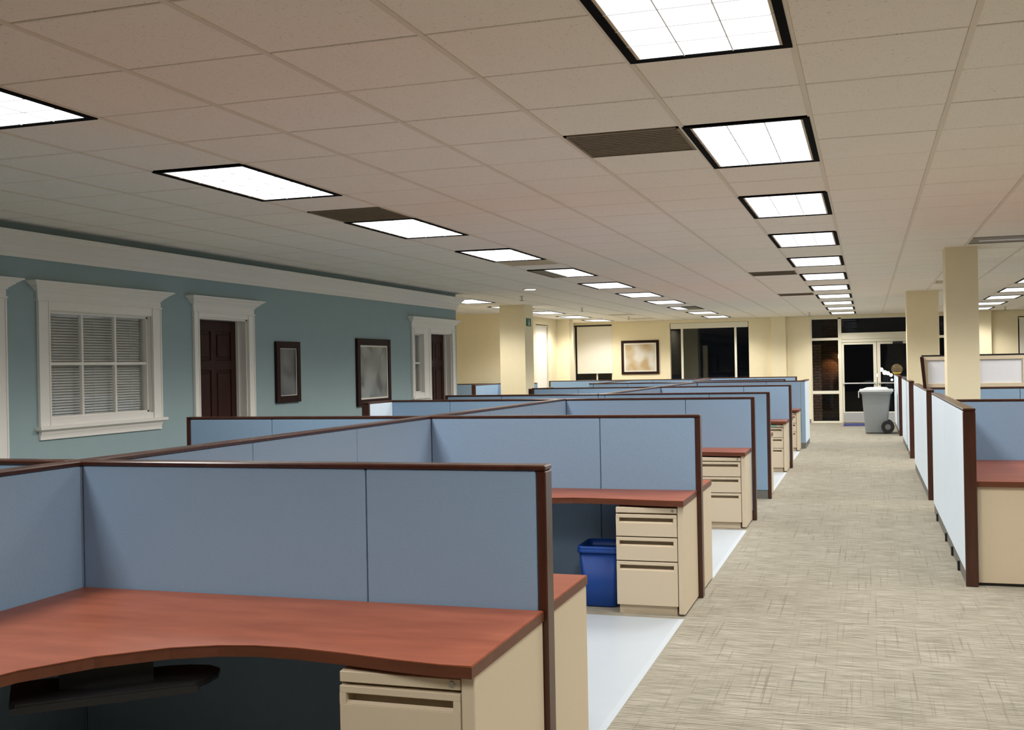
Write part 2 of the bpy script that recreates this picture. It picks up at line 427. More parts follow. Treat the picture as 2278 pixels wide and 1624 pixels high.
mb.build('sash_frame', WHITE, w1)
mb = MB()
for b in ((fy0, fz0, fy0 + .006, fz1), (fy1 - .006, fz0, fy1, fz1), (fy0, fz0, fy1, fz0 + .006), (fy0, fz1 - .006, fy1, fz1)): mb.box(XL - WT, b[0], b[1], XL - .001, b[2], b[3])
mb.build('jamb', WHITE, w1)
ys = [fy0 + .022 + k * (fy1 - fy0 - .044) / 3 for k in range(4)]; zm = 1.692
for k in (1, 2): bx('muntin', WHITE, w1, GXp - .012, ys[k] - .012, fz0 + .02, GXp + .02, ys[k] + .012, fz1 - .02, .003)
bx('muntin', WHITE, w1, GXp - .012, fy0 + .02, zm - .012, GXp + .021, fy1 - .02, zm + .012, .003)
for k in range(3):
    for (a, b) in ((fz0 + .02, zm - .01), (zm + .01, fz1 - .02)): bx('pane', GLASS, w1, GXp - .004, ys[k] + .008, a, GXp, ys[k + 1] - .008, b)
blind(w1, XL - .11, fy0 + .02, fy1 - .02, fz0 + .01, fz1)

def panel_door(parent, ya, yb, z1, depth, name='door_leaf'):
    x1 = XL - depth; mb = MB(); mb.box(x1 - .04, ya, .005, x1 - .012, yb, z1)
    st = .10; w = yb - ya
    for a, b, c, d in ((ya, .005, ya + st, z1), (yb - st, .005, yb, z1), (ya + w / 2 - .045, .005, ya + w / 2 + .045, z1)): mb.box(x1 - .012, a, b, x1, c, d, .003)
    for a, b in ((.005, .22), (.86, 1.0), (1.62, 1.72), (z1 - .11, z1)): mb.box(x1 - .012, ya + st, a, x1 - .0005, yb - st, b, .003)
    leaf = mb.build(name, DARKW, parent)
    for c0, c1 in ((ya + st + .03, ya + w / 2 - .075), (ya + w / 2 + .075, yb - st - .03)):
        for a, b in ((.25, .83), (1.03, 1.59), (1.75, z1 - .14)):
            o = bx('raised_panel', DARKW, leaf, x1 - .012, c0, a, x1 - .002, c1, b, .006)
    return leaf
def jambs(parent, ya, yb, z1, depth):
    mb = MB(); mb.box(XL - depth - .04, ya - .0, 0, XL, ya + .018, z1); mb.box(XL - depth - .04, yb - .018, 0, XL, yb, z1); mb.box(XL - depth - .04, ya, z1 - .018, XL, yb, z1)
    mb.box(XL - depth, yb - .034, 0, XL - depth + .03, yb - .018, z1 - .018)
    mb.build('jamb', WHITE, parent)
# door_1 (mostly out of view), door_2, window_2 with door_3
d1 = struct('door_1', (XL, 6.1, 0), 'dark wood door with white casing beside the six-pane window')
head(d1, 5.51, 6.70); casing_v(d1, 5.51, 5.62, 0, 2.185); casing_v(d1, 6.585, 6.70, 0, 2.185); bx('head_casing', WHITE, d1, XL, 5.62, 2.14, XL + .02, 6.585, 2.185)
jambs(d1, 5.62, 6.585, 2.14, .114); panel_door(d1, 5.64, 6.565, 2.12, .114)
d2 = struct('door_2', (XL, 9.6, 0), 'dark wood panelled door in white casing between window and framed prints')
head(d2, 9.115, 10.21); casing_v(d2, 9.115, 9.205, 0, 2.185); casing_v(d2, 10.09, 10.21, 0, 2.185); bx('head_casing', WHITE, d2, XL, 9.205, 2.14, XL + .02, 10.09, 2.185)
jambs(d2, 9.205, 10.09, 2.14, .114); lf = panel_door(d2, 9.225, 10.07, 2.12, .114)
mb = MB(); mb.box(XL - .114, 9.27, 1.76, XL - .085, 9.31, 1.84, .004); mb.box(XL - .10, 9.31, 1.76, XL - .088, 9.40, 1.785, .004); mb.build('hook', BLACKM, lf)
mb = MB(); mb.box(XL - .114, 9.98, .93, XL - .106, 10.03, 1.13, .003); mb.cyl((XL - .108, 10.005, 1.03), .011, .05, 'x', 12); mb.box(XL - .068, 9.90, 1.02, XL - .05, 10.015, 1.04, .005); mb.build('handle', BLACKM, lf)
w2 = struct('window_2', (XL, 14.7, 1.1), 'narrow two-pane sidelight window beside the last dark door')
bx('mullion_casing', WHITE, w2, XL, 14.87, 1.18, XL + .022, 15.05, 2.185); casing_v(w2, 14.43, 14.52, 1.18, 2.185)
bx('head_casing', WHITE, w2, XL, 14.52, 2.10, XL + .02, 14.87, 2.185); mb = MB(); flare(mb, 14.41, 15.08, 1.166, 1.19, .05, .05, 0, 0); flare(mb, 14.44, 15.06, 1.10, 1.166, .018, .03, 0, 0); mb.build('sill', WHITE, w2)
bx('bottom_rail', WHITE, w2, XL, 14.52, 1.19, XL + .018, 14.87, 1.25)
mb = MB()
for b in ((14.52, 1.25, 14.87, 1.27), (14.52, 2.08, 14.87, 2.10), (14.52, 1.25, 14.54, 2.10), (14.85, 1.25, 14.87, 2.10), (14.52, 1.665, 14.87, 1.69)): mb.box(GXp - .02, b[0], b[1], GXp + .02, b[2], b[3])
mb.build('sash_frame', WHITE, w2)
mb = MB()
for b in ((14.52, 1.25, 14.526, 2.10), (14.864, 1.25, 14.87, 2.10), (14.52, 1.25, 14.87, 1.256), (14.52, 2.094, 14.87, 2.10)): mb.box(XL - WT, b[0], b[1], XL - .001, b[2], b[3])
mb.build('jamb', WHITE, w2)
for a, b in ((1.268, 1.667), (1.688, 2.082)): bx('pane', GLASS, w2, GXp - .004, 14.538, a, GXp, 14.852, b)
blind(w2, XL - .12, 14.53, 14.86, 1.26, 1.62, m_=BLINDD); mb = MB(); mb.box(XL - .13, 14.53, 1.86, XL - .11, 14.78, 1.96); mb.build('blind_valance', SHADEM, w2)
d3 = struct('door_3', (XL, 15.6, 0), 'dark wood door with a sidelight at the end of the teal wall')
head(d3, 14.43, 16.15); casing_v(d3, 15.05, 15.14, 0, 2.185); casing_v(d3, 16.02, 16.15, 0, 2.185); bx('head_casing', WHITE, d3, XL, 15.14, 2.13, XL + .02, 16.02, 2.185)
jambs(d3, 15.14, 16.02, 2.13, .114); panel_door(d3, 15.16, 16.0, 2.11, .114)

def picture_y(label, ya, yb, z0, z1, fw_, m, matw=.012):
    t = thing('framed_picture', label, 'picture', (XL, (ya + yb) / 2, z0)); mb = MB(); x0, x1 = XL + .001, XL + .035
    mb.box(x0, ya, z0, x1, ya + fw_, z1, .004); mb.box(x0, yb - fw_, z0, x1, yb, z1, .004)
    mb.box(x0, ya + fw_, z0, x1 - .001, yb - fw_, z0 + fw_, .004); mb.box(x0, ya + fw_, z1 - fw_, x1 - .001, yb - fw_, z1, .004)
    mb.build('picture_frame', TRIM_D, t)
    a, b, c, d = ya + fw_, yb - fw_, z0 + fw_, z1 - fw_; mb = MB()
    mb.box(x0, a, c, x0 + .022, a + matw, d); mb.box(x0, b - matw, c, x0 + .022, b, d); mb.box(x0, a + matw, c, x0 + .022, b - matw, c + matw); mb.box(x0, a + matw, d - matw, x0 + .022, b - matw, d)
    mb.build('inner_fillet', SHADEM, t)
    bx('print', m, t, x0, a + matw, c + matw, x0 + .014, b - matw, d - matw)
    return t
TRIM_D = wood('dark_frame_wood', (.022, .009, .007), (.035, .014, .010), (5, 5, 1), .5, .12)
picture_y('small narrow dark framed print on the teal wall beside the panelled door', 10.64, 11.17, 1.25, 1.925, .075, ART1, .006)
picture_y('larger framed pale blurred print on the teal wall near the sidelight window', 12.64, 13.66, 1.13, 1.995, .085, ART2, .02)
# framed print on the far wall
t = thing('framed_picture', 'wide framed tan print on the cream far wall between the shade and dark window', 'picture', (-5.83, YF, 1.33))
x0, x1, z0, z1, fw_ = -6.344, -5.316, 1.33, 2.245, .07; y1, y0 = YF - .001, YF - .035
mb = MB(); mb.box(x0, y0, z0, x0 + fw_, y1, z1, .004); mb.box(x1 - fw_, y0, z0, x1, y1, z1, .004); mb.box(x0 + fw_, y0, z0, x1 - fw_, y1, z0 + fw_, .004); mb.box(x0 + fw_, y0, z1 - fw_, x1 - fw_, y1, z1, .004); mb.build('picture_frame', TRIM_D, t)
bx('inner_mount', SHADEM, t, x0 + fw_, y1 - .018, z0 + fw_, x1 - fw_, y1, z1 - fw_)
bx('print', ART3, t, x0 + fw_ + .04, y1 - .022, z0 + fw_ + .04, x1 - fw_ - .04, y1 - .0181, z1 - fw_ - .04)

# ------------------------------------------------------------------ far windows, shades, glass doors
def frame_x(parent, name, m, xs, zs, ya, yb, w=.045):
    """vertical bars at xs, horizontal at zs (centre lines)"""
    for x in xs: bx(name, m, parent, x - w / 2, ya, zs[0], x + w / 2, yb, zs[-1], .003)
w3 = struct('window_3', (-7.1, YF, 0), 'dark night window half covered by a pale roller shade')
for x in (-7.68, -7.05, -6.62): bx('mullion', CREAMF, w3, x - .02, YF + .08, .25, x + .02, YF + .13, 2.70)
bx('pane', GLASSN, w3, -7.70, YF + .10, .25, -6.60, YF + .108, 2.70)
t = thing('roller_shade', 'pale roller shade pulled down over the dark window in the far corner', 'window shade', (-7.1, YF, 2.7))
bx('cloth', SHADEM, t, -7.585, YF + .015, 1.385, -6.605, YF + .02, 2.66); MB().cyl((-7.66, YF + .02, 2.675), .02, 1.05, 'x', 14).build('roller_tube', BLACK, t); bx('hem_bar', SHADEM, t, -7.585, YF + .012, 1.37, -6.605, YF + .024, 1.39)
w4 = struct('window_4', (-3.9, YF, 0), 'large dark night window with two cream mullions in the far wall')
for x in (-4.70, -3.29): bx('mullion', CREAMF, w4, x - .028, YF + .04, .25, x + .028, YF + .12, 2.68)
for a, b in ((-5.015, -4.728), (-4.672, -3.318), (-3.262, -2.943)): bx('pane', GLASSN, w4, a, YF + .08, .25, b, YF + .088, 2.56)
t = thing('shade_cassette', 'rolled-up cream shade box above the large dark far window', 'window shade', (-3.98, YF, 2.56))
bx('cassette', CREAMF, t, -5.0, YF + .005, 2.545, -2.955, YF + .035, 2.675, .008, 2); bx('hem_bar', CREAMF, t, -4.99, YF + .012, 2.525, -2.965, YF + .028, 2.545)
w5 = struct('window_5', (4.2, YF, 0), 'window with a drawn white shade at the right of the far wall'); bx('pane', GLASSN, w5, 3.52, YF + .12, .4, 4.9, YF + .128, 2.6)
t = thing('roller_shade', 'white roller shade drawn over the window past the cream columns', 'window shade', (4.2, YF, 2.6)); bx('cloth', SHADEM, t, 3.55, YF + .03, .42, 4.88, YF + .035, 2.55); MB().cyl((3.54, YF + .04, 2.56), .02, 1.34, 'x', 14).build('roller_tube', CREAMF, t)
w6 = struct('window_6', (-7.5, 25.4, 0), 'side window covered by a bright white shade'); bx('pane', GLASSN, w6, -7.58, 24.9, .15, -7.575, 26.0, 2.6)
t = thing('roller_shade', 'bright white roller shade on the side wall behind the exit-sign column', 'window shade', (-7.5, 25.4, 2.6)); bx('cloth', SHADEM, t, -7.47, 24.93, .17, -7.465, 25.97, 2.55); MB().cyl((-7.468, 24.92, 2.565), .02, 1.06, 'y', 14).build('roller_tube', CREAMF, t)

d4 = struct('door_4', (.2, YF, 0), 'glazed double entrance door in a cream storefront frame')
FY0, FY1 = YF + .02, YF + .12
bx('post', CREAMF, d4, -1.38, FY0, 0, -1.345, FY1, 2.70, .003); bx('post', CREAMF, d4, -.700, FY0, 0, -.615, FY1, 2.70, .003)
bx('post', CREAMF, d4, 1.09, FY0, 0, 1.17, FY1, 2.70, .003); bx('post', CREAMF, d4, 1.90, FY0, 0, 1.95, FY1, 2.70, .003)
bx('head_rail', CREAMF, d4, -1.345, FY0, 2.665, 1.90, FY1, 2.70); bx('transom_beam', CREAMF, d4, -.615, FY0 - .01, 2.14, 1.09, FY1, 2.30, .004)
for a, b in ((2.12, 2.185), (.745, .826), (0, .05)):
    bx('rail', CREAMF, d4, -1.345, FY0, a, -.700, FY1, b, .003)
for a, b in ((2.12, 2.185), (0, .05)): bx('rail', CREAMF, d4, 1.17, FY0, a, 1.90, FY1, b, .003)
for b in ((-1.345, .05, -.70, .745), (-1.345, .826, -.70, 2.12), (-1.345, 2.185, -.70, 2.665), (-.615, 2.30, 1.09, 2.665), (1.17, .05, 1.90, 2.12), (1.17, 2.185, 1.90, 2.665)):
    bx('pane', GLASSN, d4, b[0], YF + .07, b[1], b[2], YF + .078, b[3])
bx('door_header', CREAMF, d4, -.615, FY0 + .01, 2.06, 1.09, FY1 - .01, 2.14, .003)
for a, b, gl0, gl1 in ((-.612, .232, -.561, .15), (.242, 1.088, .322, 1.03)):
    mb = MB(); y0, y1 = YF + .05, YF + .095
    mb.box(a, y0, .012, gl0, y1, 2.055, .003); mb.box(gl1, y0, .012, b, y1, 2.055, .003); mb.box(gl0, y0, 2.0, gl1, y1, 2.055, .003); mb.box(gl0, y0, .012, gl1, y1, .285, .003)
    lf = mb.build('door_leaf', CREAMF, d4)
    bx('glass_pane', GLASSN, lf, gl0, YF + .068, .285, gl1, YF + .076, 2.0)
    bx('kick_plate', ALU, lf, a + .02, YF + .044, .03, b - .02, YF + .0495, .262, .001)
    mb = MB(); mb.cyl((a + .02, YF + .02, 1.01), .018, b - a - .06, 'x', 12); mb.box(a + .02, YF + .01, .985, a + .06, YF + .05, 1.035); mb.box(b - .08, YF + .01, .985, b - .04, YF + .05, 1.035); mb.build('push_bar', ALU, lf)
mb = MB(); mb.box(.62, YF + .0, 2.0, .86, YF + .05, 2.05, .006); mb.box(.70, YF - .04, 2.005, .73, YF + .0, 2.02, .003); mb.build('door_closer', BLACKM, d4)

# outside, at night
gr = bx('ground', NIGHT, None, -14, YF + .26, -.15, 10, 60, -.03); gr['kind'] = 'structure'
t = struct('brick_pillar', (-1.28, 30.5, 0), 'brown brick pillar outside the entrance glass')
bx('mortar_core', MORTAR, t, -1.55, 30.55, -.03, -1.165, 30.9, 3.0)
bp = None
for r in range(26):
    z = .02 + r * .078
    for k in range(3):
        x = -1.56 + k * .2 - (.1 if r % 2 else 0); xa, xb = max(x, -1.555), min(x + .19, -1.16)
        if xb - xa < .05: continue
        bx('brick', BRICK, t, xa, 30.535, z, xb, 30.57, z + .066, .004)
t = struct('exterior_wall', (-1, 33, 0), 'dark brick wall outside lit by an added lamp')
m, nt, b = mat('dark_brick_wall'); br = N(nt, 'ShaderNodeTexBrick'); br.inputs['Color1'].default_value = (.22, .12, .06, 1); br.inputs['Color2'].default_value = (.16, .08, .045, 1); br.inputs['Mortar'].default_value = (.06, .05, .04, 1)
br.inputs['Scale'].default_value = 1; br.inputs['Brick Width'].default_value = .2; br.inputs['Row Height'].default_value = .075; br.inputs['Mortar Size'].default_value = .008
mp = N(nt, 'ShaderNodeMapping'); mp.inputs['Rotation'].default_value = (math.radians(90), 0, 0); g_ = N(nt, 'ShaderNodeNewGeometry'); nt.links.new(g_.outputs['Position'], mp.inputs[0]); nt.links.new(mp.outputs[0], br.inputs['Vector'])
nt.links.new(br.outputs[0], b.inputs['Base Color']); b.inputs['Roughness'].default_value = .9; BRW = m
bx('masonry', BRW, t, -1.9, 33.0, -.03, -.62, 33.3, 3.2)
t = struct('exterior_column', (-4.7, 31.2, 0), 'tan porch column outside the far window')
bx('shaft', CREAM, t, -4.93, 31.1, -.03, -4.52, 31.5, 3.1, .01); bx('shaft', CREAM, t, -4.46, 31.6, -.03, -4.33, 31.75, 2.1, .01)
t = thing('added_lantern', 'small added lantern lighting the dark brick wall outside, unseen behind the door post', 'lantern', (-.755, 32.9, 1.75))  # added lantern, hidden behind the door post, to light the brick
bx('backplate', BLACKM, t, -.80, 32.97, 1.68, -.71, 32.999, 1.84, .004); MB().cyl((-.755, 32.9, 1.66), .035, .12, n=12).build('lamp_glass', emit('added_lantern_glow', (1, .62, .3), 5), t); MB().cyl((-.755, 32.9, 1.78), .05, .05, n=12, r2=.01).build('cap', BLACKM, t); bx('bracket', BLACKM, t, -.765, 32.9, 1.775, -.745, 32.98, 1.79)
ld = bpy.data.lights.new('added_lantern_spot', 'SPOT'); ld.energy = 9; ld.color = (1, .55, .25); ld.spot_size = math.radians(75); ld.spot_blend = .6; ld.shadow_soft_size = .05  # added spot that throws the warm patch on the brick wall
lo = bpy.data.objects.new('added_lantern_spot', ld); lo.location = (0, -.25, -.16); lo.rotation_euler = Vector((-.26, .32, -.22)).to_track_quat('-Z', 'Y').to_euler(); link(lo, t)
t = thing('glow_cluster', 'cluster of bright white spheres glowing outside the glass doors', 'glowing spheres', (.5, 31.6, 0))  # emissive spheres on a post, making bright spots seen through the doors
MB().cyl((.49, 31.6, -.03), .03, 1.12, n=10).build('post', BLACKM, t)
for q, (dx, dz, r) in enumerate(((-.15, .05, .045), (-.06, .20, .055), (.03, .12, .06), (.11, .10, .05), (.19, .05, .045), (.21, -.08, .03))):
    mb = MB(); bmesh.ops.create_uvsphere(mb.bm, u_segments=12, v_segments=8, radius=r); bmesh.ops.translate(mb.bm, verts=mb.bm.verts, vec=(.42 + dx, 31.6, 1.13 + dz)); mb.build('glow_sphere', emit('sphere_glow', (1, .95, .92), 5), t, True)
    bx('arm', BLACKM, t, min(.42 + dx, .49) - .006, 31.594, 1.08, max(.42 + dx, .49) + .006, 31.606, 1.092); bx('arm', BLACKM, t, .42 + dx - .006, 31.594, min(1.08, 1.13 + dz), .42 + dx + .006, 31.606, max(1.092, 1.13 + dz))

# ------------------------------------------------------------------ ceiling lights
def louver_parts(t, near):
    mb_all = None if near else MB()
    for k in (1, 2):
        x = -.27 + k * .18
        if near: MB().box(x - .0022, -.572, -.005, x + .0022, .572, .0).build('louver_blade', BLADE, t, world=False)
        else: mb_all.box(x - .0022, -.572, -.005, x + .0022, .572, .0)
    for k in range(1, 6):
        y = -.572 + k * 1.144 / 6
        if near: MB().box(-.27, y - .0022, -.005, .27, y + .0022, .0).build('louver_blade', BLADE, t, world=False)
        else: mb_all.box(-.27, y - .0022, -.005, .27, y + .0022, .0)
    if not near: mb_all.build('louver', BLADE, t, world=False)
def make_light(near, power=1.0):
    t = bpy.data.objects.new('ceiling_light', None); link(t)
    mb = MB()
    for b in ((-.302, -.606, -.27, .606), (.27, -.606, .302, .606), (-.27, -.606, .27, -.574), (-.27, .574, .27, .606)):
        mb.box(b[0], b[1], -.006, b[2], b[3], .060)
    mb.build('frame', FRAMEB, t, world=False)
    mb = MB()
    for b in ((-.27, -.574, -.258, .574), (.258, -.574, .27, .574)): mb.box(b[0], b[1], -.002, b[2], b[3], .055)
    mb.build('inner_trim', BEIGE, t, world=False)
    MB().box(-.258, -.574, .0, .258, .574, .008).build('diffuser', DIFF, t, world=False)
    louver_parts(t, near)
    ld = bpy.data.lights.new('lamp', 'AREA'); ld.shape = 'RECTANGLE'; ld.size = .5; ld.size_y = 1.1
    ld.energy = LAMP_W * power; ld.color = LAMP_COL
    ld.use_nodes = True; nt = ld.node_tree; em = nt.nodes['Emission']
    g = nt.nodes.new('ShaderNodeNewGeometry'); d = nt.nodes.new('ShaderNodeVectorMath'); d.operation = 'DOT_PRODUCT'
    nt.links.new(g.outputs['Incoming'], d.inputs[0]); nt.links.new(g.outputs['Normal'], d.inputs[1])
    ab = nt.nodes.new('ShaderNodeMath'); ab.operation = 'ABSOLUTE'; nt.links.new(d.outputs['Value'], ab.inputs[0])
    hv = ramp(nt, ab.outputs[0], [(p, v / 2) for p, v in LAMP_CURVE])
    m2 = nt.nodes.new('ShaderNodeMath'); m2.operation = 'MULTIPLY'; m2.inputs[1].default_value = 2.0; nt.links.new(hv, m2.inputs[0]); nt.links.new(m2.outputs[0], em.inputs['Strength'])
    lo = bpy.data.objects.new('lamp', ld); lo.location = (0, 0, -.0095); link(lo, t)
    return t
covers, PROTOS = [], {}   # one per detail and power; output raised far, lowered behind camera, to balance brightness
ORD = ['first', 'second', 'third', 'fourth', 'fifth', 'sixth', 'seventh', 'eighth', 'ninth', 'tenth', 'eleventh', 'twelfth', 'thirteenth']
RN = {-6: ('above the partition spine', 'ceiling lights above the cubicle spine'), -1: ('above the aisle edge', 'ceiling lights along the aisle'), 4: ('beyond the cream columns', 'ceiling lights beyond the columns'), -11: ('past the end of the teal wall', 'ceiling lights past the teal wall')}
for i, js in ROWS.items():
    k = 0
    for j in js:
        near = j <= 10 and i != 4
        key = (near, .75 if j < 0 else 1.15 if (j >= 34 or i == -11) else 1.0)
        if key in PROTOS: o = dup(PROTOS[key])
        else: o = PROTOS[key] = make_light(*key)
        c = (GX + (i + .5) * T, GY + (j + 1) * T, CZ); o.location = c
        o['category'] = 'ceiling light'
        q = [px(c[0] + a, c[1] + b, CZ) for a in (-.3, .3) for b in (-.6, .6)]
        vis = any(p and 0 < p[0] < 2278 and 0 < p[1] < 1624 for p in q)
        if vis:
            o['label'] = 'white louvered ceiling light, %s in the row %s' % (ORD[k], RN[i][0]); k += 1
            o['group'] = RN[i][1]
        else:
            o['label'] = 'white louvered ceiling light outside the photographed view'; o['group'] = 'ceiling lights outside the view'
        if (i, j) in ((-6, 14), (-6, 30)):
            covers.append((o, (-.268, -.09) if j == 14 else (-.02, .268)))
            o['label'] = ('ceiling light with one dark side strip, above the partition spine' if j == 14 else 'ceiling light half covered by a dark grille, far along the spine row')

for o, (a, b) in covers: MB().box(a, -.572, -.0085, b, .572, -.0055).build('cover_plate', GRILLE, o, world=False)

# ------------------------------------------------------------------ ceiling grilles, sprinklers, downlight
VL = {(-6, 5): 'brown return-air grille touching the third spine-row ceiling light', (-2, 2): 'large brown return-air grille beside the second aisle-row ceiling light', (-6, 12): 'beige air grille just past the fourth spine-row ceiling light',
      (-2, 17): 'brown return-air grille beside the fifth aisle-row light', (-2, 25): 'small-looking brown return-air grille beside the seventh aisle-row light', (2, 12): 'grey slot air diffuser in the ceiling above the near cream column',
      (2, 22): 'grey air grille in the ceiling between the two cream columns', (-9, 34): 'pale air grille before the framed tan print on the far wall', (-9, 38): 'pale air grille right against the far wall above the tan print'}
PGR = plain('pale_grille', (.78, .69, .55), .7, .3, 400); SGR = plain('grey_grille', (.30, .27, .23), .7, .3, 400)
for (i, j), kind in VENTS.items():
    x0, y0 = GX + i * T + .012, GY + j * T + .006; x1, y1 = x0 + T - .024, y0 + T - .012
    t = thing('air_grille', VL[(i, j)], 'air vent', ((x0 + x1) / 2, (y0 + y1) / 2, CZ), 'ceiling air grilles')
    g = {'full': GRILLE, 'pale': PGR, 'slot': SGR}[kind]
    bx('grille_face', g, t, x0 + .015, y0 + .015, CZ + .004, x1 - .015, y1 - .015, CZ + .01)
    mb = MB()
    for b in ((x0, y0, x1, y0 + .015), (x0, y1 - .015, x1, y1), (x0, y0, x0 + .015, y1), (x1 - .015, y0, x1, y1)): mb.box(b[0], b[1], CZ - .002, b[2], b[3], CZ + .012)
    mb.build('grille_frame', g if kind != 'slot' else SGR, t)
    if kind == 'slot': bx('white_slot', BLADE, t, x0 + .08, y0 + .28, CZ - .002, x1 - .02, y0 + .36, CZ + .004)
    else:
        mb = MB()
        for k in range(1, 14): mb.box(x0 + .015, y0 + .015 + k * .0405, CZ + .0, x1 - .015, y0 + .018 + k * .0405, CZ + .005)
        mb.build('grille_bars', g, t)
for x, y, lb in ((-5.40, 17.35, 'ceiling sprinkler head in front of the exit-sign column'), (-5.43, 21.5, 'ceiling sprinkler head between exit-sign column and far wall'), (-5.48, 26.3, 'ceiling sprinkler head near the framed tan print'),
                 (-1.28, 27.0, 'ceiling sprinkler head in front of the glass doors'), (3.02, 27.4, 'ceiling sprinkler head beyond the cream columns')):
    t = thing('sprinkler', lb, 'sprinkler', (x, y, CZ), 'ceiling sprinklers')
    MB().cyl((x, y, CZ - .012), .035, .014, n=14).build('escutcheon', BAR, t); MB().cyl((x, y, CZ - .06), .012, .05, n=10).build('pipe', STEEL, t)
    MB().cyl((x, y, CZ - .075), .03, .006, n=12).build('deflector', BLACKM, t)
t = thing('downlight', 'small round recessed downlight in the ceiling before the exit-sign column', 'ceiling light', (-4.80, 15.85, CZ))
MB().cyl((-4.80, 15.85, CZ - .006), .11, .012, n=24).build('ring', BAR, t); MB().cyl((-4.80, 15.85, CZ - .009), .085, .004, n=24).build('lens', DISC, t)
# exit sign on the column
t = thing('exit_sign', 'small green and white exit pictogram sign on the wide cream column', 'sign', (-6.10, 20.0, 2.36))
bx('plate', GREEN, t, -6.099, 19.85, 2.36, -6.085, 20.12, 2.51, .003)
mb = MB(); y = 19.99
mb.cyl((-6.0845, y, 2.475), .014, .003, 'x', 10); mb.box(-6.0845, y - .02, 2.425, -6.082, y + .02, 2.46); mb.box(-6.0845, y - .05, 2.40, -6.082, y + .05, 2.412)
mb.hexa([(-6.0845, y - .03, 2.40), (-6.082, y - .03, 2.40), (-6.082, y + .03, 2.40), (-6.0845, y + .03, 2.40)][::1], [(-6.0845, y - .03, 2.43), (-6.082, y - .03, 2.43), (-6.082, y + .01, 2.43), (-6.0845, y + .01, 2.43)])
mb.hexa([(-6.0845, y - .002, 2.365), (-6.082, y - .002, 2.365), (-6.082, y + .002, 2.365), (-6.0845, y + .002, 2.365)], [(-6.0845, y - .03, 2.395), (-6.082, y - .03, 2.395), (-6.082, y + .03, 2.395), (-6.0845, y + .03, 2.395)])
mb.build('pictogram', SIGNW, t)

# ------------------------------------------------------------------ cubicle partitions
PH, TH = 1.248, .08
GRP_A, GRP_B = 'blue cubicle partitions', 'pale partitions along the aisle'
def divider(label, axis, c0, a, b, seams, post_a=False, post_b=False, faces=(0, 0), group=GRP_A, h=PH, base=.10, round_end=False):
    """axis 'x': runs x a..b, near face y=c0; axis 'y': runs y a..b, low-x face x=c0. faces: fabric index (0 blue, 1 pale with aisle light in its colour) on the low / high side."""
    loc = ((a + b) / 2, c0 + TH / 2, 0) if axis == 'x' else (c0 + TH / 2, (a + b) / 2, 0)
    t = thing('cubicle_divider', label, 'partition', loc, group)
    def B(name, m, s0, s1, d0, d1, z0, z1, bev=0):
        return bx(name, m, t, s0, c0 + d0, z0, s1, c0 + d1, z1, bev) if axis == 'x' else bx(name, m, t, c0 + d0, s0, z0, c0 + d1, s1, z1, bev)
    pw = .035; s0 = a + (pw if post_a else 0); s1 = b - (pw if post_b else 0)
    cuts = [s0] + sorted(seams) + [s1]
    for p, q in zip(cuts, cuts[1:]):
        mb = MB(); g = .0025
        if axis == 'x': mb.box(p + g, c0, base, q - g, c0 + TH / 2, h - .022, .004); n0 = len(mb.bm.faces); mb.box(p + g, c0 + TH / 2, base, q - g, c0 + TH, h - .022, .004)
        else: mb.box(c0, p + g, base, c0 + TH / 2, q - g, h - .022, .004); n0 = len(mb.bm.faces); mb.box(c0 + TH / 2, p + g, base, c0 + TH, q - g, h - .022, .004)
        for k, f in enumerate(mb.bm.faces): f.material_index = faces[0] if k < n0 else faces[1]
        mb.build('fabric_panel', [BLUE, PALE_LIT], t)
    B('base_rail', GREYB, s0 + .004, s1 - .004, .006, TH - .006, 0, base - .004)
    B('top_cap', TRIM, a, b, -.003, TH + .003, h - .020, h, .005)
    for f, p, q in ((post_a, a, a + pw), (post_b, b - pw, b)):
        if f: B('end_post', TRIM, p, q, -.001, TH + .001, 0, h - .0205, .004)
    return t
SX0, SX1, XE, XW = -3.14, -3.06, -1.09, -5.15
CY = {1: 3.745, 2: 7.53, 3: 11.345, 4: 13.16, 5: 17.0, 6: 20.83}
names = {1: 'first', 2: 'second', 3: 'third', 4: 'fourth', 5: 'fifth', 6: 'sixth'}
desc = {1: 'blue fabric partition rising behind the big cherry corner desk', 2: 'blue fabric partition behind the desk with the blue wastebasket',
        3: 'blue fabric partition behind the third aisle-side desk from the camera', 4: 'blue fabric partition reaching the carpet without a desk, just past the third desk',
        5: 'blue fabric partition behind the desk and green-tagged drawers past the deskless partition', 6: 'blue fabric partition behind the last desk, joined to a pale aisle panel'}
descL = {1: 'blue partition across the spine from the big cherry corner desk', 2: 'blue partition crossing in front of the panelled dark door', 3: 'blue partition with a pale return, in front of the larger framed print',
         4: 'long blue partition just past the pale return, before the exit-sign column', 5: 'blue partition with doubled brown end post behind the exit-sign column line', 6: 'blue partition of the sixth cross row, beyond the spine'}
for k in range(1, 6):
    divider(desc[k], 'x', CY[k], SX0 + .001, XE, [SX1, -1.79], post_b=True)
    divider(descL[k], 'x', CY[k], XW, SX0 - .001, [-4.385], post_a=True)
divider(desc[6], 'x', CY[6], SX0 + .001, XE - .002, [SX1, -1.78, -1.17], faces=(0, 0))
divider(descL[6], 'x', CY[6], XW + .09, SX0 - .001, [-4.385])
SP = {1: 'long blue partition spine running from the big cherry corner desk', 2: 'blue partition spine between the second and third cross partitions', 4: 'blue partition spine between fourth and fifth cross partitions', 5: 'blue partition spine between fifth and sixth cross partitions'}
divider('blue partition spine beside the big cherry corner desk, running out of the picture', 'y', SX0, 1.3, CY[1] - .004, [2.53])
